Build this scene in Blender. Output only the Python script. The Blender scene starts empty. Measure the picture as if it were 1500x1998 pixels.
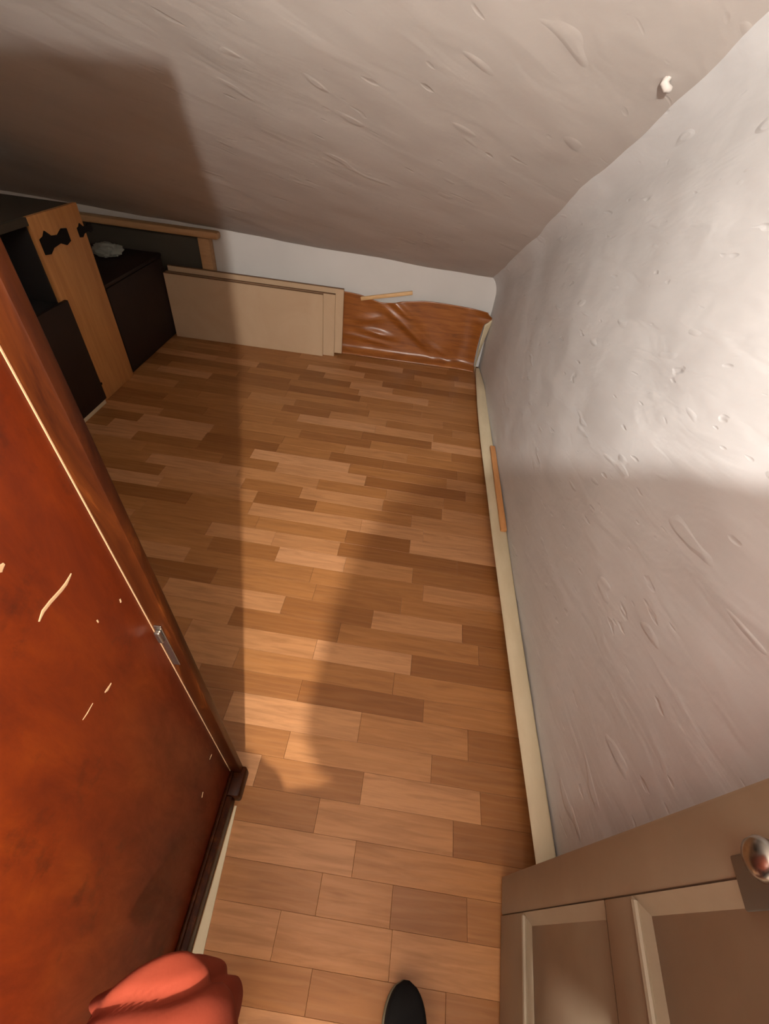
import bpy, bmesh, math, random
from mathutils import Vector, Matrix, noise
SC = bpy.context.scene
COL = SC.collection
random.seed(7)

# ------------------------------------------------------------------ camera
cam_d = bpy.data.cameras.new('camera')
cam = bpy.data.objects.new('camera', cam_d)
COL.objects.link(cam)
SC.camera = cam
F_PX = 837.5
cam_d.sensor_fit = 'VERTICAL'
cam_d.sensor_height = 24.0
cam_d.lens = F_PX / 1998.0 * 24.0
cam_d.clip_start = 0.02
R = Matrix(((0.991, -0.135, -0.004), (0.092, 0.696, -0.712), (0.099, 0.705, 0.702)))
q = R.to_quaternion(); q.normalize()
cam.rotation_mode = 'QUATERNION'
cam.rotation_quaternion = q
cam.location = (0, 0, 1.5)

# ------------------------------------------------------------------ world, light, exposure
W = bpy.data.worlds.new('world'); SC.world = W
W.use_nodes = True
W.node_tree.nodes['Background'].inputs[0].default_value = (0.9, 0.85, 0.8, 1)
W.node_tree.nodes['Background'].inputs[1].default_value = 0.004

def point_light(name, loc, power, col, r):
    l = bpy.data.lights.new(name, 'POINT'); l.energy = power; l.color = col; l.shadow_soft_size = r
    o = bpy.data.objects.new(name, l); o.location = loc; COL.objects.link(o); return o
point_light('hall_lamp_light', (0.04, -0.67, 1.80), 214.0, (1.0, 0.955, 0.89), 0.016)

SC.view_settings.view_transform = 'Standard'
SC.view_settings.look = 'None'
SC.view_settings.exposure = 0.0
SC.view_settings.gamma = 1.0
SC.view_settings.use_curve_mapping = False

# ------------------------------------------------------------------ helpers
def link(name, me, mat=None, parent=None):
    o = bpy.data.objects.new(name, me); COL.objects.link(o)
    if mat is not None:
        me.materials.clear()
        for m in (mat if isinstance(mat, (list, tuple)) else [mat]): me.materials.append(m)
    if parent is not None: o.parent = parent
    return o
def obj(name, bm, mat, parent=None, smooth=False, angle=None):
    me = bpy.data.meshes.new(name)
    bmesh.ops.recalc_face_normals(bm, faces=bm.faces)
    bm.to_mesh(me); bm.free()
    if smooth:
        for p in me.polygons: p.use_smooth = True
        if angle is not None:
            me.set_sharp_from_angle(angle=math.radians(angle))
    return link(name, me, mat, parent)
def empty(name, loc, label, cat, group=None):
    o = bpy.data.objects.new(name, None); COL.objects.link(o); o.location = loc
    o.empty_display_size = 0.05
    return tag(o, label, cat, group)
def tag(o, label, cat, group=None):
    o['label'] = label; o['category'] = cat
    if group: o['group'] = group
    return o
def struct(o, label=None):
    o['kind'] = 'structure'
    if label: o['label'] = label
    return o
def add_box(bm, lo, hi, bev=0.0, seg=2, M=None):
    lo = Vector(lo); hi = Vector(hi); c = (lo + hi) / 2; s = hi - lo
    r = bmesh.ops.create_cube(bm, size=1.0)
    vs = r['verts']
    for v in vs: v.co = Vector((v.co.x * s.x, v.co.y * s.y, v.co.z * s.z)) + c
    if bev > 0:
        es = list({e for v in vs for e in v.link_edges})
        rr = bmesh.ops.bevel(bm, geom=es, offset=bev, segments=seg, profile=0.5, affect='EDGES')
        vs = list({v for f in rr['faces'] for v in f.verts} | {v for v in vs if v.is_valid})
    if M is not None:
        for v in vs: v.co = M @ v.co
    return vs
def boxo(name, lo, hi, mat, parent=None, bev=0.003, off=(0, 0, 0)):
    bm = bmesh.new(); o = Vector(off)
    add_box(bm, Vector(lo) - o, Vector(hi) - o, bev)
    return obj(name, bm, mat, parent, True, 40)
def add_tube(bm, pts, rads, seg=10, cap=True):
    pts = [Vector(p) for p in pts]
    if not isinstance(rads, (list, tuple)): rads = [rads] * len(pts)
    rings = []
    ref = Vector((0.13, 0.31, 0.94))
    for i, p in enumerate(pts):
        d = (pts[min(i + 1, len(pts) - 1)] - pts[max(i - 1, 0)]).normalized()
        a = d.cross(ref).normalized(); b = d.cross(a).normalized()
        rings.append([bm.verts.new(p + rads[i] * (math.cos(t) * a + math.sin(t) * b))
                      for t in (2 * math.pi * k / seg for k in range(seg))])
    for r0, r1 in zip(rings, rings[1:]):
        for k in range(seg):
            bm.faces.new((r0[k], r0[(k + 1) % seg], r1[(k + 1) % seg], r1[k]))
    if cap:
        bm.faces.new(rings[0][::-1]); bm.faces.new(rings[-1])
def add_prism(bm, poly, z0, z1, M=None):
    a = [bm.verts.new(Vector((x, y, z0))) for x, y in poly]
    b = [bm.verts.new(Vector((x, y, z1))) for x, y in poly]
    n = len(poly)
    bm.faces.new(a[::-1]); bm.faces.new(b)
    for i in range(n): bm.faces.new((a[i], a[(i + 1) % n], b[(i + 1) % n], b[i]))
    if M is not None:
        for v in a + b: v.co = M @ v.co
def grid(nu, nv, fn):
    bm = bmesh.new()
    vs = [[bm.verts.new(fn(i / nu, j / nv)) for j in range(nv + 1)] for i in range(nu + 1)]
    for i in range(nu):
        for j in range(nv):
            bm.faces.new((vs[i][j], vs[i + 1][j], vs[i + 1][j + 1], vs[i][j + 1]))
    return bm
def skin(name, verts, edges, mat, parent=None, sub=2, root=0):
    """verts: (x,y,z,rx,ry) ; grows one continuous surface, returned as a plain mesh"""
    me = bpy.data.meshes.new(name + '_cage')
    me.from_pydata([v[:3] for v in verts], edges, [])
    o = bpy.data.objects.new(name + '_cage', me); COL.objects.link(o)
    m = o.modifiers.new('skin', 'SKIN'); m.use_smooth_shade = True
    for i, v in enumerate(verts):
        sv = me.skin_vertices[0].data[i]
        sv.radius = (v[3], v[4] if len(v) > 4 else v[3]); sv.use_root = (i == root)
    s = o.modifiers.new('sub', 'SUBSURF'); s.levels = sub; s.render_levels = sub
    dg = bpy.context.evaluated_depsgraph_get()
    me2 = bpy.data.meshes.new_from_object(o.evaluated_get(dg)); me2.name = name
    bpy.data.objects.remove(o)
    return link(name, me2, mat, parent)

# ------------------------------------------------------------------ materials
class N:
    def __init__(s, name):
        s.m = bpy.data.materials.new(name); s.m.use_nodes = True
        s.t = s.m.node_tree; s.b = s.t.nodes['Principled BSDF']
    def n(s, typ, **kw):
        x = s.t.nodes.new(typ)
        for k, v in kw.items(): setattr(x, k, v)
        return x
    def l(s, a, b): s.t.links.new(a, b)
    def coords(s, scale=(1, 1, 1), rot=(0, 0, 0), kind='Object'):
        tc = s.n('ShaderNodeTexCoord'); mp = s.n('ShaderNodeMapping')
        mp.inputs['Scale'].default_value = scale; mp.inputs['Rotation'].default_value = rot
        s.l(tc.outputs[kind], mp.inputs[0]); return mp.outputs[0]
    def turned(s, scale, rot):
        tc = s.n('ShaderNodeTexCoord'); m1 = s.n('ShaderNodeMapping'); m2 = s.n('ShaderNodeMapping')
        m1.inputs['Rotation'].default_value = rot; m2.inputs['Scale'].default_value = scale
        s.l(tc.outputs['Object'], m1.inputs[0]); s.l(m1.outputs[0], m2.inputs[0]); return m2.outputs[0]
    def noise(s, vec, scale, detail=4, rough=0.55, dist=0.0):
        x = s.n('ShaderNodeTexNoise'); x.inputs['Scale'].default_value = scale
        x.inputs['Detail'].default_value = detail; x.inputs['Roughness'].default_value = rough
        x.inputs['Distortion'].default_value = dist
        s.l(vec, x.inputs['Vector']); return x.outputs['Fac']
    def ramp(s, fac, stops):
        x = s.n('ShaderNodeValToRGB'); e = x.color_ramp.elements
        while len(e) < len(stops): e.new(0.5)
        for el, (p, c) in zip(e, stops):
            el.position = p; el.color = (c[0], c[1], c[2], 1) if not isinstance(c, (int, float)) else (c, c, c, 1)
        s.l(fac, x.inputs[0]); return x.outputs[0]
    def mix(s, fac, a, b, blend='MIX'):
        x = s.n('ShaderNodeMix'); x.data_type = 'RGBA'; x.blend_type = blend
        for sock, v in ((x.inputs[0], fac), (x.inputs[6], a), (x.inputs[7], b)):
            if hasattr(v, 'is_linked') or hasattr(v, 'links'): s.l(v, sock)
            else: sock.default_value = v if isinstance(v, (int, float)) else (v[0], v[1], v[2], 1)
        return x.outputs[2]
    def bump(s, h, strength, dist, prev=None):
        x = s.n('ShaderNodeBump'); x.inputs['Strength'].default_value = strength
        x.inputs['Distance'].default_value = dist; s.l(h, x.inputs['Height'])
        if prev: s.l(prev, x.inputs['Normal'])
        return x.outputs[0]
    def done(s, col=None, rough=0.5, nor=None, spec=0.5, **kw):
        b = s.b
        if col is not None:
            if hasattr(col, 'links'): s.l(col, b.inputs['Base Color'])
            else: b.inputs['Base Color'].default_value = (*col, 1)
        if hasattr(rough, 'links'): s.l(rough, b.inputs['Roughness'])
        else: b.inputs['Roughness'].default_value = rough
        b.inputs['Specular IOR Level'].default_value = spec
        if nor is not None: s.l(nor, b.inputs['Normal'])
        for k, v in kw.items(): b.inputs[k].default_value = v
        return s.m

def plaster(name, base, scale, rot, dent=1.0):
    k = N(name)
    v = k.turned(scale, rot)
    blotch = k.noise(v, 1.2, 5, 0.6)
    col = k.mix(k.ramp(blotch, [(0.3, 0.0), (0.7, 1.0)]), [c * 0.90 for c in base], base)
    soft = k.noise(v, 2.0, 3, 0.5, 0.4)
    marks = k.ramp(k.noise(v, 3.0, 1, 0.4, 0.15), [(0.70, 0.0), (0.76, 1.0)])
    pits = k.ramp(k.noise(v, 6.0, 1, 0.4), [(0.20, 0.0), (0.28, 1.0)])
    fine = k.noise(k.coords((1, 1, 1)), 60, 3, 0.6)
    n = k.bump(soft, 0.42 * dent, 0.014)
    n = k.bump(marks, 0.35 * dent, 0.006, n)
    n = k.bump(pits, 0.4 * dent, 0.005, n)
    n = k.bump(fine, 0.08, 0.002, n)
    return k.done(col, 0.75, n, 0.25)

M_ceil = plaster('ceiling_plaster', (0.56, 0.51, 0.47), (1.6, 5.0, 2.0), (0, 0, math.radians(-38)), 0.62)
M_wall = plaster('wall_plaster', (0.70, 0.70, 0.70), (1.0, 2.2, 8.0), (math.radians(14), 0, 0), 0.8)
M_knee = plaster('knee_wall_paint', (0.66, 0.63, 0.60), (1, 1, 1), (0, 0, 0), 0.25)
M_plain = N('hall_paint').done((0.84, 0.79, 0.74), 0.8)

def floor_wood():
    k = N('parquet_strip')
    at = k.n('ShaderNodeAttribute'); at.attribute_type = 'OBJECT'; at.attribute_name = 'tone'
    tc = k.n('ShaderNodeTexCoord'); at2 = k.n('ShaderNodeObjectInfo')
    ad = k.n('ShaderNodeVectorMath'); ad.operation = 'MULTIPLY_ADD'
    cmb = k.n('ShaderNodeCombineXYZ')
    for i in range(3): k.l(at2.outputs['Random'], cmb.inputs[i])
    ad.inputs[1].default_value = (37, 53, 11)
    k.l(cmb.outputs[0], ad.inputs[0]); k.l(tc.outputs['Object'], ad.inputs[2])
    mp = k.n('ShaderNodeMapping'); mp.inputs['Scale'].default_value = (3.2, 34, 10)
    k.l(ad.outputs[0], mp.inputs[0])
    base = k.ramp(at.outputs['Fac'], [(0.0, (0.235, 0.086, 0.021)), (0.5, (0.395, 0.170, 0.053)), (1.0, (0.58, 0.295, 0.140))])
    g = k.noise(mp.outputs[0], 1.6, 6, 0.62, 0.7)
    c = k.mix(k.ramp(g, [(0.34, 0.42), (0.60, 0.0)]), base, (0.17, 0.062, 0.018))
    w = k.n('ShaderNodeTexWave'); w.wave_type = 'BANDS'; w.bands_direction = 'Y'
    w.inputs['Scale'].default_value = 0.4; w.inputs['Distortion'].default_value = 14; w.inputs['Detail'].default_value = 3
    k.l(mp.outputs[0], w.inputs[0])
    c = k.mix(k.ramp(w.outputs['Fac'], [(0.60, 0.0), (1.0, 0.07)]), c, (0.60, 0.32, 0.15))
    sp = k.noise(k.coords((1, 1, 1), kind='Generated'), 23, 3)
    rough = k.ramp(g, [(0.3, 0.46), (0.7, 0.34)])
    return k.done(c, rough, k.bump(g, 0.08, 0.002), 0.4)
M_plank = floor_wood()
M_sub = N('under_floor').done((0.16, 0.07, 0.03), 0.6)

def veneer():
    k = N('mahogany_veneer')
    v = k.coords((14, 16, 5))
    g = k.noise(v, 1.3, 8, 0.72, 0.35)
    big = k.noise(k.coords((4, 5, 2.2)), 1.0, 4, 0.6, 0.5)
    m = k.mix(0.4, g, big)
    c = k.ramp(m, [(0.32, (0.075, 0.0085, 0.0012)), (0.50, (0.130, 0.0170, 0.0020)), (0.66, (0.180, 0.0290, 0.0030))])
    spots = k.noise(k.coords((12, 9, 7)), 1.0, 6, 0.75)
    c = k.mix(k.ramp(spots, [(0.33, 0.55), (0.43, 0.0)]), c, (0.035, 0.006, 0.002))
    return k.done(c, k.ramp(g, [(0.3, 0.50), (0.7, 0.40)]), k.bump(g, 0.06, 0.002), 0.22)
M_ven = veneer()
def veneer_dark():
    k = N('dark_mahogany_edge')
    g = k.noise(k.coords((20, 20, 3)), 1.4, 6, 0.7, 1.0)
    c = k.ramp(g, [(0.3, (0.014, 0.003, 0.0012)), (0.58, (0.040, 0.009, 0.002)), (0.75, (0.11, 0.028, 0.005))])
    return k.done(c, 0.35, k.bump(g, 0.06, 0.002), 0.08)
M_vend = veneer_dark()
M_chip = N('bare_light_wood').done((0.40, 0.235, 0.125), 0.7, None, 0.2)
M_cream = None
def cream():
    k = N('cream_vinyl_back')
    g = k.noise(k.coords((6, 2, 6)), 2.0, 5, 0.6)
    c = k.ramp(g, [(0.3, (0.60, 0.50, 0.33)), (0.7, (0.70, 0.60, 0.42))])
    return k.done(c, 0.55, None, 0.3)
M_cream = cream()
def softwood(name, a, b, rough=0.5, sc=(3, 20, 20)):
    k = N(name)
    g = k.noise(k.coords(sc), 1.6, 5, 0.6, 0.8)
    return k.done(k.ramp(g, [(0.3, a), (0.7, b)]), rough, k.bump(g, 0.06, 0.002), 0.35)
M_tan = softwood('orange_pine', (0.46, 0.20, 0.065), (0.60, 0.29, 0.10), 0.45, (20, 20, 2))
M_tan2 = softwood('pale_pine', (0.40, 0.22, 0.10), (0.52, 0.30, 0.14), 0.5)
M_stick = softwood('batten_wood', (0.60, 0.36, 0.16), (0.72, 0.46, 0.23), 0.5, (4, 20, 20))
M_stick2 = softwood('orange_batten_wood', (0.55, 0.25, 0.09), (0.64, 0.31, 0.12), 0.5, (20, 4, 20))
M_beige = softwood('beige_laminate', (0.50, 0.34, 0.21), (0.55, 0.39, 0.25), 0.5, (2, 2, 2))
M_edge = softwood('brown_board_edge', (0.15, 0.07, 0.03), (0.19, 0.095, 0.042), 0.5)
M_dark = softwood('near_black_wood', (0.013, 0.006, 0.004), (0.020, 0.010, 0.006), 0.6, (4, 4, 2))
M_black = N('black_board').done((0.012, 0.010, 0.009), 0.7)  # black boards of the cupboard carcass
M_iron = N('black_iron').done((0.006, 0.005, 0.005), 0.7, None, 0.2)
M_steel = N('worn_steel').done((0.36, 0.33, 0.29), 0.25, Metallic=0.95)
M_plate = N('grey_handle_plate').done((0.20, 0.20, 0.18), 0.45, Metallic=0.6)
M_olive = N('dark_olive_board').done((0.05, 0.042, 0.028), 0.7)
M_paper = N('grey_paper').done((0.34, 0.36, 0.31), 0.8)
def door_paint():
    k = N('cream_door_paint')
    g = k.noise(k.coords((3, 3, 3)), 3.0, 5, 0.6)
    return k.done(k.ramp(g, [(0.3, (0.30, 0.235, 0.16)), (0.7, (0.34, 0.275, 0.19))]), 0.42, k.bump(g, 0.05, 0.002), 0.45)
M_door = door_paint()
def vinyl_print():
    k = N('glossy_wood_print_vinyl')
    g = k.noise(k.coords((3, 3, 26)), 1.5, 6, 0.6, 0.9)
    c = k.ramp(g, [(0.28, (0.18, 0.052, 0.010)), (0.55, (0.30, 0.095, 0.018)), (0.75, (0.38, 0.135, 0.030))])
    return k.done(c, 0.30, None, 0.5)
M_vinyl = vinyl_print()
M_skin = N('skin').done((0.58, 0.33, 0.24), 0.55)
def cloth(name, a, b, sc=60):
    k = N(name)
    v = k.coords((1, 1, 1))
    g = k.noise(v, sc, 3, 0.6); h = k.noise(v, 7, 4, 0.6)
    return k.done(k.ramp(h, [(0.35, a), (0.65, b)]), 0.85, k.bump(g, 0.25, 0.002), 0.2)
M_coral = cloth('coral_fabric', (0.18, 0.026, 0.010), (0.21, 0.034, 0.015))
M_knit = cloth('charcoal_knit', (0.05, 0.05, 0.055), (0.07, 0.07, 0.075))
M_hair = cloth('dark_brown_hair', (0.025, 0.014, 0.009), (0.04, 0.022, 0.013), 90)
M_shoe = cloth('black_shoe_upper', (0.006, 0.006, 0.007), (0.010, 0.010, 0.010), 200)
M_sole = N('pale_shoe_sole').done((0.20, 0.18, 0.12), 0.6)
M_white = N('eye_white').done((0.8, 0.8, 0.78), 0.3)

# ------------------------------------------------------------------ setting
XW = 0.59          # right wall
YK = 3.28          # knee wall
def ceil_z(x, y): return min(0.655 + 0.48 * (3.25 - y) - 0.033 * (x - 0.5), 2.32)
def fbm(p, s, o=3):
    return noise.fractal(Vector(p) * s, 0.7, 2.1, o)

bm = bmesh.new(); add_box(bm, (-3.6, -2.4, -0.08), (1.0, 3.6, -0.009))
floor = struct(obj('floor', bm, M_sub), 'floor of orange-brown parquet strips laid across the attic room')

def ceil_fn(u, v):
    x = -3.6 + 4.22 * u; y = -0.20 + 3.62 * v
    z = ceil_z(x, y)
    wob = 0.008 * fbm((x, y, 0.3), 1.4) + 0.0012 * fbm((x * 1.2 + y * 0.9, y * 3 - x * 1.8, 2), 2.2, 2)
    return Vector((x, y, z + wob))
c = obj('ceiling', grid(160, 140, ceil_fn), M_ceil, smooth=True)
struct(c, 'rough grey-brown plaster ceiling sloping down to the low knee wall')
# small plaster nub / screw hook on the slope
nub = bmesh.new()
zc = ceil_z(0.476, 1.351)
add_tube(nub, [(0.476, 1.351, zc + 0.01), (0.474, 1.347, zc - 0.006), (0.480, 1.343, zc - 0.013), (0.490, 1.343, zc - 0.014)], [0.011, 0.009, 0.008, 0.006], 10)
obj('plaster_nub', nub, M_ceil, c, True)

def wallr_fn(u, v):
    y = -0.75 + 4.15 * u
    zt = ceil_z(XW, y) + 0.02
    z = zt * v
    r = 0.13
    x = XW
    d = zt - z
    if d < r:
        t = 1 - d / r
        x -= r * 0.75 * (1 - math.sqrt(max(0, 1 - t * t)))
    wob = 0.008 * fbm((0.2, y, z), 1.7, 2) + 0.0016 * fbm((5, y * 1.6 + z * 1.2, z * 1.4 - y * 1.0), 4.0, 2)
    return Vector((x - 0.004 + wob, y, z))
struct(obj('wall_right', grid(150, 90, wallr_fn), M_wall, smooth=True), 'rough white plaster gable wall on the right')

def knee_fn(u, v):
    x = -3.6 + 4.25 * u
    zt = ceil_z(x, YK) + 0.03
    return Vector((x, YK + 0.006 * fbm((x, 1, v), 2.0), zt * v))
struct(obj('wall_far', grid(90, 12, knee_fn), M_knee, smooth=True), 'low white knee wall under the sloping ceiling')
bm = bmesh.new(); add_box(bm, (-3.66, -0.2, 0), (-3.58, 3.4, 2.3)); struct(obj('wall_left', bm, M_plain))
# door wall behind the photographer with its opening, and the hall beyond
bm = bmesh.new()
add_box(bm, (-3.6, -0.70, 0), (-0.44, -0.62, 2.32)); add_box(bm, (0.40, -0.70, 0), (0.62, -0.62, 2.32))
add_box(bm, (-0.44, -0.70, 2.08), (0.40, -0.62, 2.32))
struct(obj('wall_near', bm, M_plain))
bm = bmesh.new(); add_box(bm, (-1.0, -2.06, 0), (0.9, -2.0, 2.4)); add_box(bm, (-1.06, -2.0, 0), (-1.0, -0.7, 2.4)); add_box(bm, (0.84, -2.0, 0), (0.9, -0.7, 2.4))
struct(obj('wall_hall', bm, M_plain))
bm = bmesh.new(); add_box(bm, (-3.66, -2.06, 2.32), (0.95, -0.14, 2.38)); struct(obj('ceiling_hall', bm, M_plain))

# ------------------------------------------------------------------ parquet strips, each its own piece
PAD = 0.0002
mesh_cache = {}
def plank_mesh(L, w):
    key = (round(L, 3), round(w, 3))
    if key in mesh_cache: return mesh_cache[key]
    bm = bmesh.new()
    a, b = L / 2 - PAD, w / 2 - PAD; ch = 0.0005
    lo = [bm.verts.new((sx * a, sy * b, -0.009)) for sx, sy in ((-1, -1), (1, -1), (1, 1), (-1, 1))]
    mi = [bm.verts.new((sx * a, sy * b, -ch)) for sx, sy in ((-1, -1), (1, -1), (1, 1), (-1, 1))]
    hi = [bm.verts.new((sx * (a - ch), sy * (b - ch), 0)) for sx, sy in ((-1, -1), (1, -1), (1, 1), (-1, 1))]
    for A, B in ((lo, mi), (mi, hi)):
        for i in range(4): bm.faces.new((A[i], A[(i + 1) % 4], B[(i + 1) % 4], B[i]))
    bm.faces.new(hi)
    me = bpy.data.meshes.new('plank'); bmesh.ops.recalc_face_normals(bm, faces=bm.faces); bm.to_mesh(me); bm.free()
    me.materials.append(M_plank); mesh_cache[key] = me
    return me
ROT = -0.030
rows = [-0.35, -0.27, -0.20, -0.125, -0.05, 0.04, 0.125, 0.205, 0.29, 0.375, 0.455, 0.55, 0.625, 0.705, 0.785]
while rows[-1] < 3.28: rows.append(rows[-1] + 0.082)
fixed = {  # row start -> list of (x0, x1, tone), read off the photograph
    0.705: [(-0.18, 0.18, 0.85), (0.18, 0.576, 0.12)],
    0.625: [(-0.45, 0.12, 0.45), (0.12, 0.576, 0.5)],
    0.55: [(-0.20, 0.23, 0.05), (0.23, 0.576, 0.5)],
    0.455: [(-0.42, 0.02, 0.75), (0.02, 0.38, 0.55), (0.38, 0.576, 0.15)],
    0.375: [(-0.20, 0.26, 0.6), (0.26, 0.576, 0.28)],
    0.29: [(-0.27, 0.05, 0.22), (0.05, 0.41, 0.72), (0.41, 0.576, 0.2)],
    0.205: [(-0.38, -0.07, 0.3), (-0.07, 0.325, 0.6), (0.325, 0.576, 0.12)],
    0.125: [(-0.40, 0.05, 0.65), (0.05, 0.576, 0.5)],
    0.04: [(-0.40, -0.03, 0.45), (-0.03, 0.16, 0.5), (0.16, 0.358, 0.12), (0.358, 0.576, 0.3)],
    -0.05: [(-0.38, -0.12, 0.65), (-0.12, 0.165, 0.55), (0.165, 0.576, 0.62)],
    -0.125: [(-0.40, -0.02, 0.35), (-0.02, 0.3, 0.3), (0.3, 0.576, 0.2)]}
rest = bmesh.new()
def rest_plank(x0, x1, y0, y1):
    xm = (x0 + x1) / 2; L = x1 - x0; w = y1 - y0
    a, b = L / 2 - PAD, w / 2 - PAD
    Mx = Matrix.Translation((xm, (y0 + y1) / 2 + ROT * (xm - 0.15), 0)) @ Matrix.Rotation(ROT, 4, 'Z')
    add_box(rest, (-a, -b, -0.009), (a, b, 0), 0, 1, Mx)
cnt = 0
rnd = random.Random(21); rnd2 = random.Random(5)
LENS = [0.30, 0.36, 0.42, 0.48, 0.54]
for ri in range(len(rows) - 1):
    y0, y1 = rows[ri], rows[ri + 1]
    segs = list(fixed.get(round(y0, 3), []))
    xr = segs[0][0] if segs else 0.576
    xl = -0.40 if y1 < 0.36 else (-1.0 if y1 < 0.8 else -1.80)
    first = not segs
    while xr > xl + 0.05:
        L = rnd.choice(LENS)
        if first: L = rnd.uniform(0.14, 0.5); first = False
        L = round(L, 2)
        x0 = xr - L
        t = min(1, max(0, rnd.choice([0.1, 0.2, 0.35, 0.45, 0.5, 0.6, 0.7, 0.85]) + rnd.uniform(-0.07, 0.07)))
        segs.append((x0, xr, t)); xr = x0
    for x0, x1, t in segs:
        if cnt >= 300: rest_plank(x0, x1, y0, y1); continue
        o = bpy.data.objects.new('plank', plank_mesh(x1 - x0, y1 - y0)); COL.objects.link(o)
        xm = (x0 + x1) / 2
        o.location = (xm, (y0 + y1) / 2 + ROT * (xm - 0.15), 0.0); o.rotation_euler = (0, 0, ROT)
        o.parent = floor; o['tone'] = t; cnt += 1
    xe = min(a_[0] for a_ in segs)
    while xe > -3.3:
        L = rnd2.choice(LENS); rest_plank(xe - L, xe, y0, y1); xe -= L
o = obj('plank', rest, M_plank, floor); o['kind'] = 'stuff'; o['tone'] = 0.4
print('planks', cnt)

# ------------------------------------------------------------------ cream strip at the foot of the right wall
def lerp_tab(tab, y):
    for (a, va), (b, vb) in zip(tab, tab[1:]):
        if a <= y <= b:
            t = (y - a) / (b - a); return va + (vb - va) * t
    return tab[0][1] if y < tab[0][0] else tab[-1][1]
LIP = [(-0.65, 0.530), (0.2, 0.526), (0.55, 0.521), (0.93, 0.519), (1.4, 0.511), (2.1, 0.511), (2.55, 0.516), (2.83, 0.526), (3.05, 0.543), (3.17, 0.558)]
def strip_bm():
    ys = [-0.64 + 3.80 * i / 90 for i in range(91)]
    bm = bmesh.new(); rings = []
    for y in ys:
        xl = lerp_tab(LIP, y); h = 0.088 + 0.004 * math.sin(y * 5)
        if y > 2.8: h -= 0.12 * (y - 2.8)
        xr = 0.587
        prof = [(xl + 0.003, h - 0.006), (xl, h - 0.003), (xl + 0.002, h), (xl + 0.02, h + 0.003), (xr - 0.010, h + 0.003), (xr - 0.003, h - 0.003),
                (xr - 0.003, 0.001), (xr - 0.009, 0.001), (xr - 0.010, h - 0.014), (xr - 0.018, h - 0.006)]
        rings.append([bm.verts.new((a, y, z)) for a, z in prof])
    n = len(rings[0])
    for r0, r1 in zip(rings, rings[1:]):
        for i in range(n): bm.faces.new((r0[i], r0[(i + 1) % n], r1[(i + 1) % n], r1[i]))
    bm.faces.new(rings[0]); bm.faces.new(rings[-1][::-1])
    return bm
struct(obj('baseboard_right', strip_bm(), M_cream, smooth=True, angle=50), 'long cream skirting strip bowed along the foot of the right wall')
# orange batten lying on the strip against the wall
bm = bmesh.new()
P0, P1 = Vector((0.569, 2.06, 0.1035)), Vector((0.564, 1.40, 0.1035))
d = (P1 - P0); L = d.length
Mx = Matrix.Translation((P0 + P1) / 2) @ Matrix.Rotation(math.atan2(d.y, d.x), 4, 'Z')
add_box(bm, (-L / 2, -0.014, -0.008), (L / 2, 0.014, 0.008), 0.002, 2, Mx)
tag(obj('wooden_batten', bm, M_stick2, smooth=True, angle=40), 'orange wooden batten lying on the cream strip against the right wall', 'stick')

# ------------------------------------------------------------------ vinyl sheet turned up against the knee wall
def vinyl_fn(u, v):
    x = -0.80 + 1.345 * u
    top = 0.428 + 0.004 * math.sin(x * 9) + 0.012 / (1 + math.exp(-(x - 0.05) * 40))
    top -= 0.030 * math.exp(-((x + 0.20) / 0.12) ** 2)
    z = 0.004 + top * v
    if x > 0.50 and v > 0.75: pass
    y = 3.235
    # crease fold at the foot, then diagonal wrinkles
    y -= 0.055 * math.exp(-((z) / 0.035) ** 2)
    def ridge(x0, z0, ang, wid, ln, amp):
        ca, sa = math.cos(ang), math.sin(ang)
        a = (x - x0) * ca + (z - z0) * sa; b = -(x - x0) * sa + (z - z0) * ca
        b += 0.25 * a * a
        return amp * math.exp(-(b / wid) ** 2 - (a / ln) ** 2)
    y -= ridge(0.02, 0.235, -0.62, 0.030, 0.22, 0.026)
    y -= ridge(-0.05, 0.36, -0.60, 0.026, 0.13, 0.022)
    y -= ridge(-0.22, 0.175, -0.12, 0.026, 0.13, 0.022)
    y -= ridge(-0.30, 0.125, -0.10, 0.022, 0.20, 0.012)
    y -= ridge(-0.30, 0.27, 0.25, 0.030, 0.12, 0.016)
    y -= ridge(0.28, 0.10, -0.50, 0.022, 0.12, 0.012)
    y += 0.004 * fbm((x, 0.5, z), 4.0, 2)
    # right edge bulges forward
    if x > 0.40: y -= 0.04 * ((x - 0.40) / 0.145) ** 2 * (0.5 + v * 0.6)
    # right-hand outline: waist below the torn-out tab at the top corner
    w = min(1.0, max(0.0, (x - 0.36) / 0.185)) ** 1.5
    edge = 0.0
    edge = 0.060 * max(0.0, 1 - abs(v - 0.90) / 0.10) ** 1.5
    edge += -0.012 * math.sin(v * math.pi)
    return Vector((x + edge * w, y, z))
vt = empty('vinyl_sheet', (0, 3.2, 0), 'wrinkled glossy red-brown wood-print sheet turned up against the low white wall', 'vinyl sheet')
def rel(bm, o):
    for v in bm.verts: v.co -= o.location
    return bm
s1 = obj('sheet', rel(grid(150, 60, vinyl_fn), vt), M_vinyl, vt, True)
md = s1.modifiers.new('solid', 'SOLIDIFY'); md.thickness = 0.003; md.offset = 1
# curled corner that shows the cream backing
def curl_fn(u, v):
    z = 0.02 + 0.355 * v
    xl = 0.548 - 0.006 * math.sin(v * 3.1) - 0.012 * v; wd = 0.006 + 0.050 * v ** 1.2
    return Vector((xl + wd * u, 3.150 - 0.012 * v + 0.035 * u, z + 0.035 * u * v))
s2 = obj('curled_backing', rel(grid(8, 16, curl_fn), vt), M_cream, vt, True)
s2['label'] = 'cream underside of the curled sheet corner'
md = s2.modifiers.new('solid', 'SOLIDIFY'); md.thickness = 0.002

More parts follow.
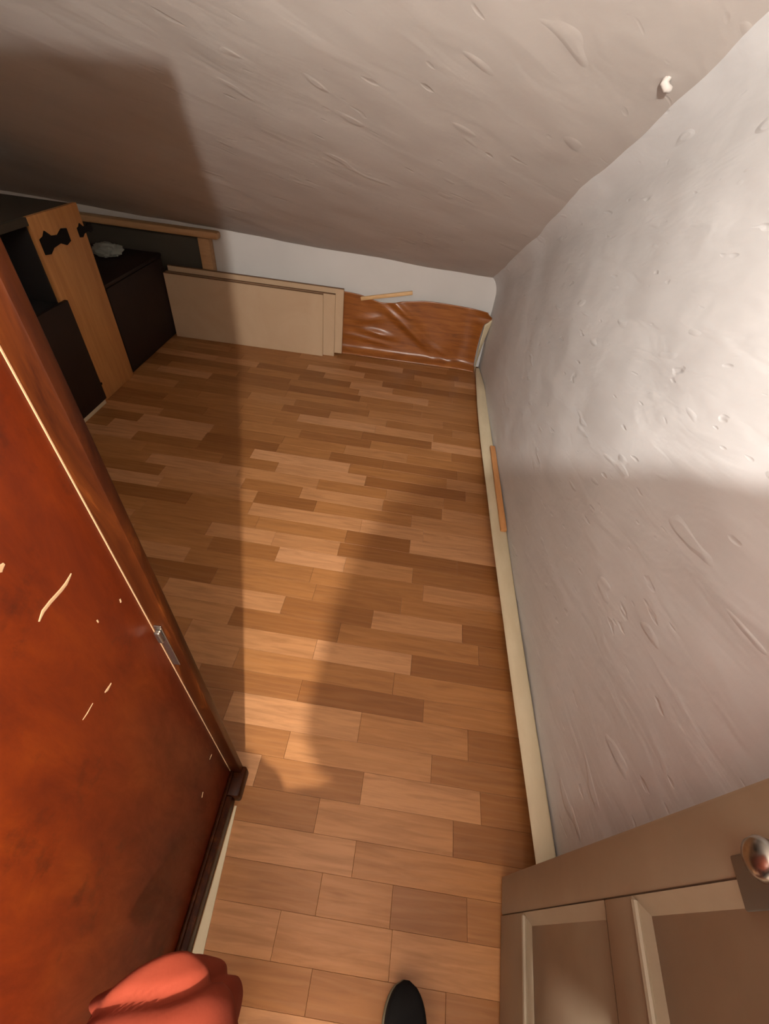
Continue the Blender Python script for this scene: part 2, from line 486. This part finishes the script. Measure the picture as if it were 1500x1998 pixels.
# pale stick on top of the sheet
bm = bmesh.new()
P0, P1 = Vector((-0.36, 3.222, 0.408)), Vector((0.0, 3.225, 0.492))
d = P1 - P0
Mx = Matrix.Translation((P0 + P1) / 2) @ d.to_track_quat('X', 'Z').to_matrix().to_4x4()
add_box(bm, (-d.length / 2, -0.009, -0.012), (d.length / 2, 0.009, 0.012), 0.003, 2, Mx)
tag(obj('wooden_stick', bm, M_stick, smooth=True, angle=40), 'pale wooden stick poking up from the top of the wrinkled sheet', 'stick')

# ------------------------------------------------------------------ three beige boards leaning on edge
def board(x0, x1, y, h, z0, label, lean):
    o = empty('beige_board', ((x0 + x1) / 2, y, z0), label, 'board', 'beige boards leaning along the low wall')
    L = x1 - x0; th = 0.020
    Mr = Matrix.Rotation(-lean, 4, 'X')
    bm = bmesh.new(); add_box(bm, (-L / 2, 0, 0), (L / 2, th, h - 0.004), 0.0015, 1, Mr)
    obj('panel', bm, M_beige, o, True, 40)
    bm = bmesh.new(); add_box(bm, (-L / 2, 0.0005, h - 0.004), (L / 2, th - 0.0005, h), 0.001, 1, Mr)
    obj('edge_banding', bm, M_edge, o, True, 40)['label'] = 'brown top edge'
    return o
board(-1.725, -0.612, 3.100, 0.437, 0.0, 'front beige board of the leaning stack, shortest, showing its full face', 0.04)
board(-1.72, -0.530, 3.124, 0.440, 0.0, 'middle beige board of the stack, its right end showing as a narrow strip', 0.04)
board(-1.71, -0.475, 3.148, 0.455, 0.018, 'rear beige board of the stack, closest to the white wall and wrinkled sheet', 0.04)

# ------------------------------------------------------------------ low table behind the boards
tb = empty('low_table', (-2.0, 3.22, 0), 'low pine table with thick rounded top squeezed under the ceiling behind the boards', 'table')
def P(name, lo, hi, mat, par, bev=0.004): return boxo(name, lo, hi, mat, par, bev, par.location)
P('tabletop', (-2.75, 3.196, 0.655), (-1.335, 3.27, 0.700), M_tan2, tb, 0.016)
P('leg', (-1.478, 3.205, 0.0), (-1.400, 3.268, 0.655), M_tan2, tb, 0.004)
P('leg', (-2.68, 3.205, 0.0), (-2.60, 3.268, 0.655), M_tan2, tb, 0.004)
P('back_panel', (-2.60, 3.263, 0.161), (-1.478, 3.269, 0.654), M_olive, tb, 0.001)  # added dark sheet, stands in for the shade under the tabletop
P('stretcher', (-2.60, 3.215, 0.10), (-1.478, 3.262, 0.16), M_tan2, tb, 0.004)

# ------------------------------------------------------------------ low dark cabinet
XF = -1.73
lc = empty('low_dark_cabinet', (-2.0, 2.77, 0), 'low near-black cabinet between the orange cupboard and the beige boards', 'cabinet')
P('body', (-2.35, 2.475, 0.0), (XF - 0.02, 3.15, 0.525), M_dark, lc, 0.003)
P('door', (XF - 0.019, 2.480, 0.03), (XF, 3.145, 0.520), M_dark, lc, 0.003)
P('top', (-2.35, 2.474, 0.526), (XF + 0.002, 3.155, 0.545), M_dark, lc, 0.003)
# crumpled grey paper on it
bm = bmesh.new(); bmesh.ops.create_icosphere(bm, subdivisions=4, radius=1.0)
for v in bm.verts:
    p = v.co.copy(); k = 1 + 0.32 * noise.noise(p * 2.3) + 0.16 * noise.noise(p * 5.1)
    v.co = Vector((p.x * 0.085, p.y * 0.075, max(p.z, -0.75) * 0.040)) * k
    v.co.z = max(v.co.z, -0.028)
    v.co += Vector((-1.98, 2.97, 0.574))
tag(obj('crumpled_paper', bm, M_paper, smooth=True, angle=25), 'crumpled grey-green paper lying on the low black cabinet', 'paper')

# ------------------------------------------------------------------ orange cupboard with open compartment
cp = empty('orange_cupboard', (-2.0, 2.0, 0), 'tall orange pine cupboard with an open black compartment and dark lower door', 'cupboard')
P('side_panel', (-2.30, 2.448, 0.0), (XF - 0.021, 2.470, 0.912), M_tan, cp)
P('side_panel', (-2.30, 1.30, 0.0), (XF - 0.021, 1.322, 0.912), M_tan, cp)
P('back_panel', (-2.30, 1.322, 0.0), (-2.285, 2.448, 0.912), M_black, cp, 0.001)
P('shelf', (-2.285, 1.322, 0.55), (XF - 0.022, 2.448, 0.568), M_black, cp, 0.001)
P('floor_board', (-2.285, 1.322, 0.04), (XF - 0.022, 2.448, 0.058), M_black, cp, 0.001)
P('stile', (XF - 0.020, 2.105, 0.0), (XF, 2.468, 0.932), M_tan, cp, 0.003)
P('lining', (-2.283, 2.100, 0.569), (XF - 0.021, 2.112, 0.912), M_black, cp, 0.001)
P('top', (-2.30, 1.30, 0.913), (XF - 0.0205, 2.445, 0.930), M_olive, cp, 0.002)
P('rail', (XF - 0.020, 1.30, 0.900), (XF - 0.002, 2.1045, 0.932), M_olive, cp, 0.002)
P('lower_door', (XF + 0.001, 1.62, 0.028), (XF + 0.020, 2.130, 0.580), M_dark, cp, 0.003)
P('plinth', (XF - 0.020, 1.62, 0.0), (XF + 0.014, 2.120, 0.026), M_cream, cp, 0.002)['label'] = 'pale plinth strip'
# butterfly hinges on the stile (a second door was taken off here)
def hinge(y0, y1, z0, z1):
    bm = bmesh.new()
    poly = [(0, 0.05), (0.18, 0.0), (0.34, 0.20), (0.62, 0.28), (0.82, 0.10), (1, 0.22), (1, 0.80), (0.82, 0.86), (0.62, 0.66), (0.40, 0.72), (0.24, 1.0), (0.14, 0.80), (0, 0.72)]
    pts = [(y0 + a * (y1 - y0), z0 + b * (z1 - z0)) for a, b in poly]
    Mh = Matrix(((0, 0, 1, XF), (1, 0, 0, 0), (0, 1, 0, 0), (0, 0, 0, 1)))
    add_prism(bm, pts, 0.0005, 0.006, Mh); rel(bm, cp)
    obj('hinge', bm, M_iron, cp)['label'] = 'black iron butterfly hinge'
hinge(2.125, 2.325, 0.775, 0.868)
hinge(2.405, 2.520, 0.790, 0.850)
bm = bmesh.new(); add_tube(bm, [(XF + 0.0003, 2.155, 0.105), (XF + 0.0015, 2.155, 0.105)], 0.008, 12); rel(bm, cp)
obj('screw_hole', bm, M_iron, cp)

# ------------------------------------------------------------------ mahogany wardrobe at the left
wd = empty('mahogany_wardrobe', (-0.62, 0.05, 0), 'scratched red-brown mahogany wardrobe side filling the left foreground', 'wardrobe')
HW = 1.66; XS = -0.332
P('side_panel', (XS - 0.022, -0.44, 0.060), (XS, 0.318, HW - 0.03), M_ven, wd, 0.0015)
P('corner_post', (XS - 0.030, 0.319, 0.0592), (XS + 0.030, 0.337, HW - 0.03), M_vend, wd, 0.003)
P('front_panel', (-0.98, 0.3195, 0.06), (XS - 0.031, 0.334, HW - 0.03), M_ven, wd, 0.002)
P('side_panel', (-0.98, -0.44, 0.06), (-0.96, 0.318, HW - 0.03), M_ven, wd, 0.002)
P('back_panel', (-0.959, -0.44, 0.06), (XS - 0.023, -0.425, HW - 0.03), M_ven, wd, 0.002)
P('top', (-1.0, -0.45, HW - 0.029), (XS + 0.032, 0.345, HW), M_ven, wd, 0.005)
P('plinth', (XS - 0.02, -0.44, 0.006), (XS + 0.024, 0.2615, 0.0585), M_vend, wd, 0.003)
P('foot_block', (XS - 0.02, 0.262, 0.0), (XS + 0.040, 0.3385, 0.0588), M_vend, wd, 0.006)
P('bead', (XS + 0.0005, -0.44, 0.060), (XS + 0.010, 0.318, 0.072), M_vend, wd, 0.004)
# worn light arris between the panel and the post
bm = bmesh.new(); add_box(bm, (XS - 0.0005, 0.3172, 0.075), (XS + 0.0010, 0.3186, HW - 0.031)); rel(bm, wd)
obj('worn_edge', bm, M_chip, wd)['label'] = 'worn pale edge line'
# latch plate on the post
bm = bmesh.new(); add_box(bm, (XS + 0.004, 0.3165, 0.745), (XS + 0.016, 0.3189, 0.875), 0.001); rel(bm, wd)
lt = obj('latch_plate', bm, M_steel, wd); lt['label'] = 'shiny steel latch plate'
bm = bmesh.new(); add_box(bm, (XS + 0.005, 0.309, 0.835), (XS + 0.014, 0.3164, 0.865), 0.002); rel(bm, wd)
obj('latch_bolt', bm, M_steel, lt)
for ch in wd.children:
    if ch.name.startswith('latch_bolt'): ch.parent = lt
# scratches, bare wood showing
def scratch(pts, w):
    bm = bmesh.new(); n = len(pts); prev = None
    for i, (y, z) in enumerate(pts):
        a = pts[max(i - 1, 0)]; b = pts[min(i + 1, n - 1)]
        d = Vector((b[0] - a[0], b[1] - a[1])); d.normalize(); nrm = Vector((-d.y, d.x)) * w * (0.35 if i in (0, n - 1) else 1)
        r = [bm.verts.new((XS + e, y + s * nrm.x, z + s * nrm.y)) for e, s in ((0.0001, -1), (0.0006, -0.6), (0.0006, 0.6), (0.0001, 1))]
        if prev:
            for k in range(3): bm.faces.new((prev[k], prev[k + 1], r[k + 1], r[k]))
        prev = r
    rel(bm, wd); obj('scratch', bm, M_chip, wd)
SCR = []
def wp(px, py):
    d = R @ Vector((px - 750, -(py - 999), -F_PX)); t = XS / d.x
    p = Vector((0, 0, 1.5)) + d * t; return (p.y, p.z)
scratch([wp(*p) for p in [(139, 1119), (129, 1139), (119, 1152), (98, 1175), (84, 1193), (76, 1213)]], 0.0028)
scratch([wp(*p) for p in [(8, 1100), (0, 1110), (-8, 1116)]], 0.0045)
scratch([wp(*p) for p in [(217, 1333), (210, 1345), (204, 1352)]], 0.003)
scratch([wp(*p) for p in [(181, 1372), (170, 1392), (161, 1405)]], 0.0012)
scratch([wp(*p) for p in [(234, 1168), (236, 1175)]], 0.004)
scratch([wp(*p) for p in [(189, 1209), (192, 1214)]], 0.0032)
scratch([wp(*p) for p in [(396, 1545), (394, 1556)]], 0.003)
scratch([wp(*p) for p in [(413, 1472), (409, 1482)]], 0.0018)

# cream strip that shows beneath the wardrobe plinth (wedge widening towards the door)
bm = bmesh.new()
add_prism(bm, [(-0.3005, 0.25), (-0.306, 0.25), (-0.306, -0.42), (-0.248, -0.42), (-0.2815, -0.03), (-0.2925, 0.13)], 0.0005, 0.0050)
struct(obj('baseboard_left', bm, M_cream), 'narrow cream edging strip on the floor beside the wardrobe')

# ------------------------------------------------------------------ cream panelled door standing open against the right wall
def door():
    hinge_p = Vector((0.362, -0.60, 0)); free = Vector((0.455, 0.172, 0))
    ax = (free - hinge_p); Wd = ax.length; ax.normalize()
    nrm = Vector((-ax.y, ax.x, 0))            # towards the viewer
    root = bpy.data.objects.new('door_1', None); COL.objects.link(root)
    root.location = hinge_p; root.empty_display_size = 0.05
    struct(root, 'cream panelled door standing open at the lower right')
    M = Matrix(((ax.x, nrm.x, 0, 0), (ax.y, nrm.y, 0, 0), (0, 0, 1, 0.008), (0, 0, 0, 1)))
    H = 1.98; T = 0.038
    # face with two recessed panels, heights along the leaf
    st = 0.080; zs = [(0.175, 0.585), (0.675, 1.86)]
    def part(name, lo, hi, mat=M_door, bev=0.002):
        bm = bmesh.new(); add_box(bm, lo, hi, bev, 2, M); return obj(name, bm, mat, root, True, 40)
    part('stile', (0, -T, 0), (st, 0, H)); part('stile', (Wd - st, -T, 0), (Wd, 0, H), bev=0.006)
    x0, x1 = st + 0.0005, Wd - st - 0.0005
    part('rail', (x0, -T, 0), (x1, 0, zs[0][0])); part('rail', (x0, -T, zs[0][1]), (x1, 0, zs[1][0])); part('rail', (x0, -T, zs[1][1]), (x1, 0, H))
    for za, zb in zs:
        # sloping moulding around a sunk field
        bm = bmesh.new(); g = 0.0005
        for pts in (
            [(x0 + g, -0.0005, za + g), (x1 - g, -0.0005, za + g), (x1 - 0.022, -0.014, za + 0.022), (x0 + 0.022, -0.014, za + 0.022)],
            [(x0 + g, -0.0005, zb - g), (x1 - g, -0.0005, zb - g), (x1 - 0.022, -0.014, zb - 0.022), (x0 + 0.022, -0.014, zb - 0.022)],
            [(x0 + g, -0.0005, za + g), (x0 + g, -0.0005, zb - g), (x0 + 0.022, -0.014, zb - 0.022), (x0 + 0.022, -0.014, za + 0.022)],
            [(x1 - g, -0.0005, za + g), (x1 - g, -0.0005, zb - g), (x1 - 0.022, -0.014, zb - 0.022), (x1 - 0.022, -0.014, za + 0.022)]):
            vs = [bm.verts.new(M @ Vector(p)) for p in pts]; bm.faces.new(vs)
        bmesh.ops.remove_doubles(bm, verts=bm.verts, dist=1e-5)
        # rounded bead along the lower and upper edge
        add_tube(bm, [M @ Vector((x0 + 0.006, -0.001, za + 0.004)), M @ Vector((x1 - 0.006, -0.001, za + 0.004))], 0.0055, 8)
        obj('moulding', bm, M_door, root, True, 40)
        part('panel', (x0 + 0.020, -0.026, za + 0.020), (x1 - 0.020, -0.0135, zb - 0.020), bev=0.001)
    # handle near the free edge
    hx = Wd - 0.085; hz = 1.012
    bm = bmesh.new(); add_box(bm, (hx - 0.024, 0.0003, hz - 0.10), (hx + 0.024, 0.0045, hz + 0.10), 0.002, 2, M)
    pl = obj('handle_plate', bm, M_plate, root, True, 40)
    bm = bmesh.new(); add_tube(bm, [M @ Vector((hx, 0.0046, hz)), M @ Vector((hx, 0.012, hz))], [0.022, 0.018], 16)
    obj('handle_rose', bm, M_iron, root, True, 40)
    bm = bmesh.new()
    prof = [(0.0125, 0.009), (0.026, 0.009), (0.032, 0.013), (0.040, 0.018), (0.048, 0.019), (0.055, 0.015), (0.058, 0.007), (0.0585, 0.001)]
    add_tube(bm, [M @ Vector((hx, a, hz)) for a, _ in prof], [b_ for _, b_ in prof], 20)
    obj('handle', bm, M_steel, root, True)['label'] = 'shiny round door knob'
    return root
door()

# ------------------------------------------------------------------ the photographer
pr = empty('person', (0.10, -0.28, 0), 'person in coral trousers and black shoe, cut off by the bottom edge', 'person')
def S(name, verts, edges, mat, sub=2, root=0):
    l = pr.location
    return skin(name, [(v[0] - l.x, v[1] - l.y, v[2], *v[3:]) for v in verts], edges, mat, pr, sub, root)
# body: one continuous surface (torso, neck, head, arms, hands, legs)
V = [(0.13, -0.26, 0.93, 0.10, 0.07), (0.135, -0.26, 1.10, 0.135, 0.085), (0.20, -0.26, 1.30, 0.12, 0.085), (0.22, -0.26, 1.44, 0.085, 0.06),
     (0.280, -0.26, 1.53, 0.046, 0.046), (0.300, -0.25, 1.585, 0.062, 0.072), (0.312, -0.25, 1.66, 0.076, 0.092), (0.315, -0.255, 1.735, 0.068, 0.082),
     # left arm 8-10
     (0.074, -0.26, 1.43, 0.046), (0.022, -0.26, 1.14, 0.038), (0.085, -0.14, 1.16, 0.026),
     # right arm 11-13
     (0.335, -0.26, 1.40, 0.046), (0.340, -0.25, 1.15, 0.036), (0.18, -0.13, 1.20, 0.026),
     # left leg 14-17
     (0.045, -0.25, 0.86, 0.068), (-0.200, -0.085, 0.585, 0.042), (-0.190, -0.31, 0.19, 0.036), (-0.190, -0.22, 0.07, 0.030),
     # right leg 18-21
     (0.205, -0.26, 0.86, 0.068), (0.22, -0.22, 0.48, 0.052), (0.21, -0.27, 0.10, 0.036), (0.205, -0.17, 0.05, 0.030)]
Ed = [(0, 1), (1, 2), (2, 3), (3, 4), (4, 5), (5, 6), (6, 7), (3, 8), (8, 9), (9, 10), (3, 11), (11, 12), (12, 13), (0, 14), (14, 15), (15, 16), (16, 17), (0, 18), (18, 19), (19, 20), (20, 21)]
def hand(wi, palm, fdir, side):
    """palm vertex then five fingers rooted inside it"""
    fdir = Vector(fdir).normalized(); side = Vector(side).normalized(); up = fdir.cross(side)
    w = Vector(V[wi][:3]); pc = w + fdir * 0.045
    pi = len(V); V.append((*pc, 0.030, 0.018)); Ed.append((wi, pi))
    for k, ln in enumerate((0.066, 0.074, 0.070, 0.056)):
        b = pc + fdir * 0.032 + side * (0.030 - 0.020 * k); m = b + fdir * ln * 0.5 + up * 0.006; e = m + fdir * ln * 0.32 + up * 0.026
        i0 = len(V); V.append((*b, 0.0095)); V.append((*m, 0.0085)); V.append((*e, 0.007)); Ed.extend([(pi, i0), (i0, i0 + 1), (i0 + 1, i0 + 2)])
    b = pc + side * 0.036 - fdir * 0.006; e = b + side * 0.022 + fdir * 0.032; f = e + fdir * 0.026 + up * 0.008
    i0 = len(V); V.append((*b, 0.012)); V.append((*e, 0.010)); V.append((*f, 0.008)); Ed.extend([(pi, i0), (i0, i0 + 1), (i0 + 1, i0 + 2)])
hand(10, None, (0.25, 0.15, 0.95), (0.9, 0.2, -0.2))
hand(13, None, (-0.35, 0.15, 0.92), (-0.9, 0.2, -0.25))
body = S('body', V, Ed, M_skin)
# face
def ball(name, c, r, mat, sc=(1, 1, 1)):
    bm = bmesh.new(); bmesh.ops.create_uvsphere(bm, u_segments=16, v_segments=10, radius=r)
    for v in bm.verts: v.co = Vector((v.co.x * sc[0], v.co.y * sc[1], v.co.z * sc[2])) + Vector(c) - pr.location
    return obj(name, bm, mat, pr, True)
HX, HY, HZ = 0.314, -0.25, 1.665
for sx in (-1, 1):
    e = ball('eye', (HX + sx * 0.028, HY + 0.074, HZ), 0.011, M_white)
    ball('iris', (HX + sx * 0.028 - 0.001, HY + 0.082, HZ - 0.002), 0.005, M_hair)
    ball('ear', (HX + sx * 0.064, HY, HZ - 0.01), 0.022, M_skin, (0.4, 0.75, 1.3))
ball('nose', (HX - 0.002, HY + 0.085, HZ - 0.027), 0.013, M_skin, (0.8, 1.1, 1.5)); ball('mouth', (HX - 0.003, HY + 0.076, HZ - 0.06), 0.016, M_coral, (1.3, 0.5, 0.4))
S('hair', [(0.315, -0.232, 1.762, 0.062, 0.034), (0.315, -0.275, 1.750, 0.084, 0.070), (0.313, -0.30, 1.68, 0.090, 0.072), (0.305, -0.315, 1.59, 0.078, 0.055), (0.285, -0.33, 1.49, 0.066, 0.040)], [(0, 1), (1, 2), (2, 3), (3, 4)], M_hair)
# sweater: grown outwards from the body surface, cut at neckline, wrists and hem
bm = bmesh.new(); bm.from_mesh(body.data)
for co, no in (((0, 0, 1.500), (0, 0.12, 1)), ((0, -0.155, 0), (0, 1, 0)), ((0, 0, 0.80), (0, 0, -1))):
    bmesh.ops.bisect_plane(bm, geom=bm.verts[:] + bm.edges[:] + bm.faces[:], dist=1e-6, plane_co=Vector(co) - pr.location, plane_no=Vector(no), clear_outer=True)
bm.normal_update()
nv = {v: v.normal.copy() for v in bm.verts}
for v in bm.verts: v.co += nv[v] * (0.017 + 0.004 * fbm(v.co, 7))
sw = obj('sweater', bm, M_knit, pr, True)
md = sw.modifiers.new('solid', 'SOLIDIFY'); md.thickness = 0.005; md.offset = -1
tr = S('trousers', [(0.130, -0.26, 0.98, 0.150, 0.115), (0.035, -0.25, 0.84, 0.115), (-0.075, -0.240, 0.74, 0.098), (-0.180, -0.080, 0.668, 0.082), (-0.212, -0.054, 0.597, 0.088), (-0.190, -0.18, 0.45, 0.095), (-0.192, -0.29, 0.25, 0.070), (-0.190, -0.325, 0.15, 0.062),
               (0.210, -0.26, 0.84, 0.115), (0.22, -0.24, 0.50, 0.085), (0.21, -0.28, 0.12, 0.064), (-0.245, -0.112, 0.608, 0.074), (-0.11, -0.275, 0.60, 0.085), (0.07, -0.26, 0.66, 0.12)],
  [(0, 1), (1, 2), (2, 3), (3, 4), (4, 5), (5, 6), (6, 7), (0, 8), (8, 9), (9, 10), (4, 11), (2, 12), (0, 13)], M_coral, 4)
# fold across the bent knee
nr = [v.normal.copy() for v in tr.data.vertices]
for v, n_ in zip(tr.data.vertices, nr):
    p = v.co + pr.location
    if p.x < 0.0 and 0.42 < p.z < 0.80:
        ex, ey = 0.900, 0.435
        dd = -(p.x + 0.27) * ey + (p.y + 0.098) * ex + 0.010 * math.sin((p.x + 0.2) * 26)
        fade = min(1, max(0, (p.z - 0.46) / 0.08))
        v.co += n_ * fade * (-0.008 * math.exp(-(dd / 0.007) ** 2) + 0.005 * math.exp(-((dd + 0.026) / 0.020) ** 2) + 0.002 * fbm(p, 9))
# shoes
def shoe(toe, heel, width, tilt):
    toe = Vector(toe); heel = Vector(heel); ax = toe - heel; L = ax.length; ax.normalize()
    sd = Vector((ax.y, -ax.x, 0)).normalized(); up = sd.cross(ax).normalized()
    if up.z < 0: up = -up
    def outline(s):   # s 0 heel .. 1 toe, half width
        return width * (0.72 + 0.28 * math.sin(min(s * 1.45, 1.57))) * min(1, math.sqrt(max(0.0, 1 - ((s - 0.70) / 0.30) ** 2)) if s > 0.70 else 1) * min(1, math.sqrt(max(0.0, 1 - ((0.14 - s) / 0.14) ** 2)) if s < 0.14 else 1)
    def hgt(s): return 0.085 - 0.035 * s if s < 0.45 else 0.069 - 0.022 * ((s - 0.45) / 0.55) - (0.018 * ((s - 0.85) / 0.15) ** 2 if s > 0.85 else 0)
    o = None
    for name, mat, z0, z1f, sc in (('sole', M_sole, 0.001, lambda s: 0.020, 1.05), ('shoe', M_shoe, 0.0202, hgt, 1.0)):
        bm = bmesh.new(); n = 28; rings = []
        for i in range(n + 1):
            s = 0.003 + 0.994 * i / n; hw = max(outline(s) * sc, 0.002); z1 = z1f(s); c0 = heel + ax * L * s
            k = 14; ring = []
            for j in range(k):
                a = 2 * math.pi * j / k
                cx = math.copysign(abs(math.cos(a)) ** 0.6, math.cos(a)) * hw; cz = (z0 + z1) / 2 + math.copysign(abs(math.sin(a)) ** 0.6, math.sin(a)) * (z1 - z0) / 2
                ring.append(bm.verts.new(c0 + sd * cx + up * cz - pr.location))
            rings.append(ring)
        for r0, r1 in zip(rings, rings[1:]):
            for j in range(k): bm.faces.new((r0[j], r0[(j + 1) % k], r1[(j + 1) % k], r1[j]))
        bm.faces.new(rings[0][::-1]); bm.faces.new(rings[-1])
        if name == 'sole': so = bm
        else:
            o = obj('shoe', bm, mat, pr, True, 60); o['label'] = 'black shoe'
            obj('sole', so, M_sole, o, True, 60)
shoe((0.204, -0.042, 0), (0.200, -0.315, 0), 0.050, 0)
shoe((-0.190, -0.150, 0.004), (-0.192, -0.385, 0.115), 0.047, 0)
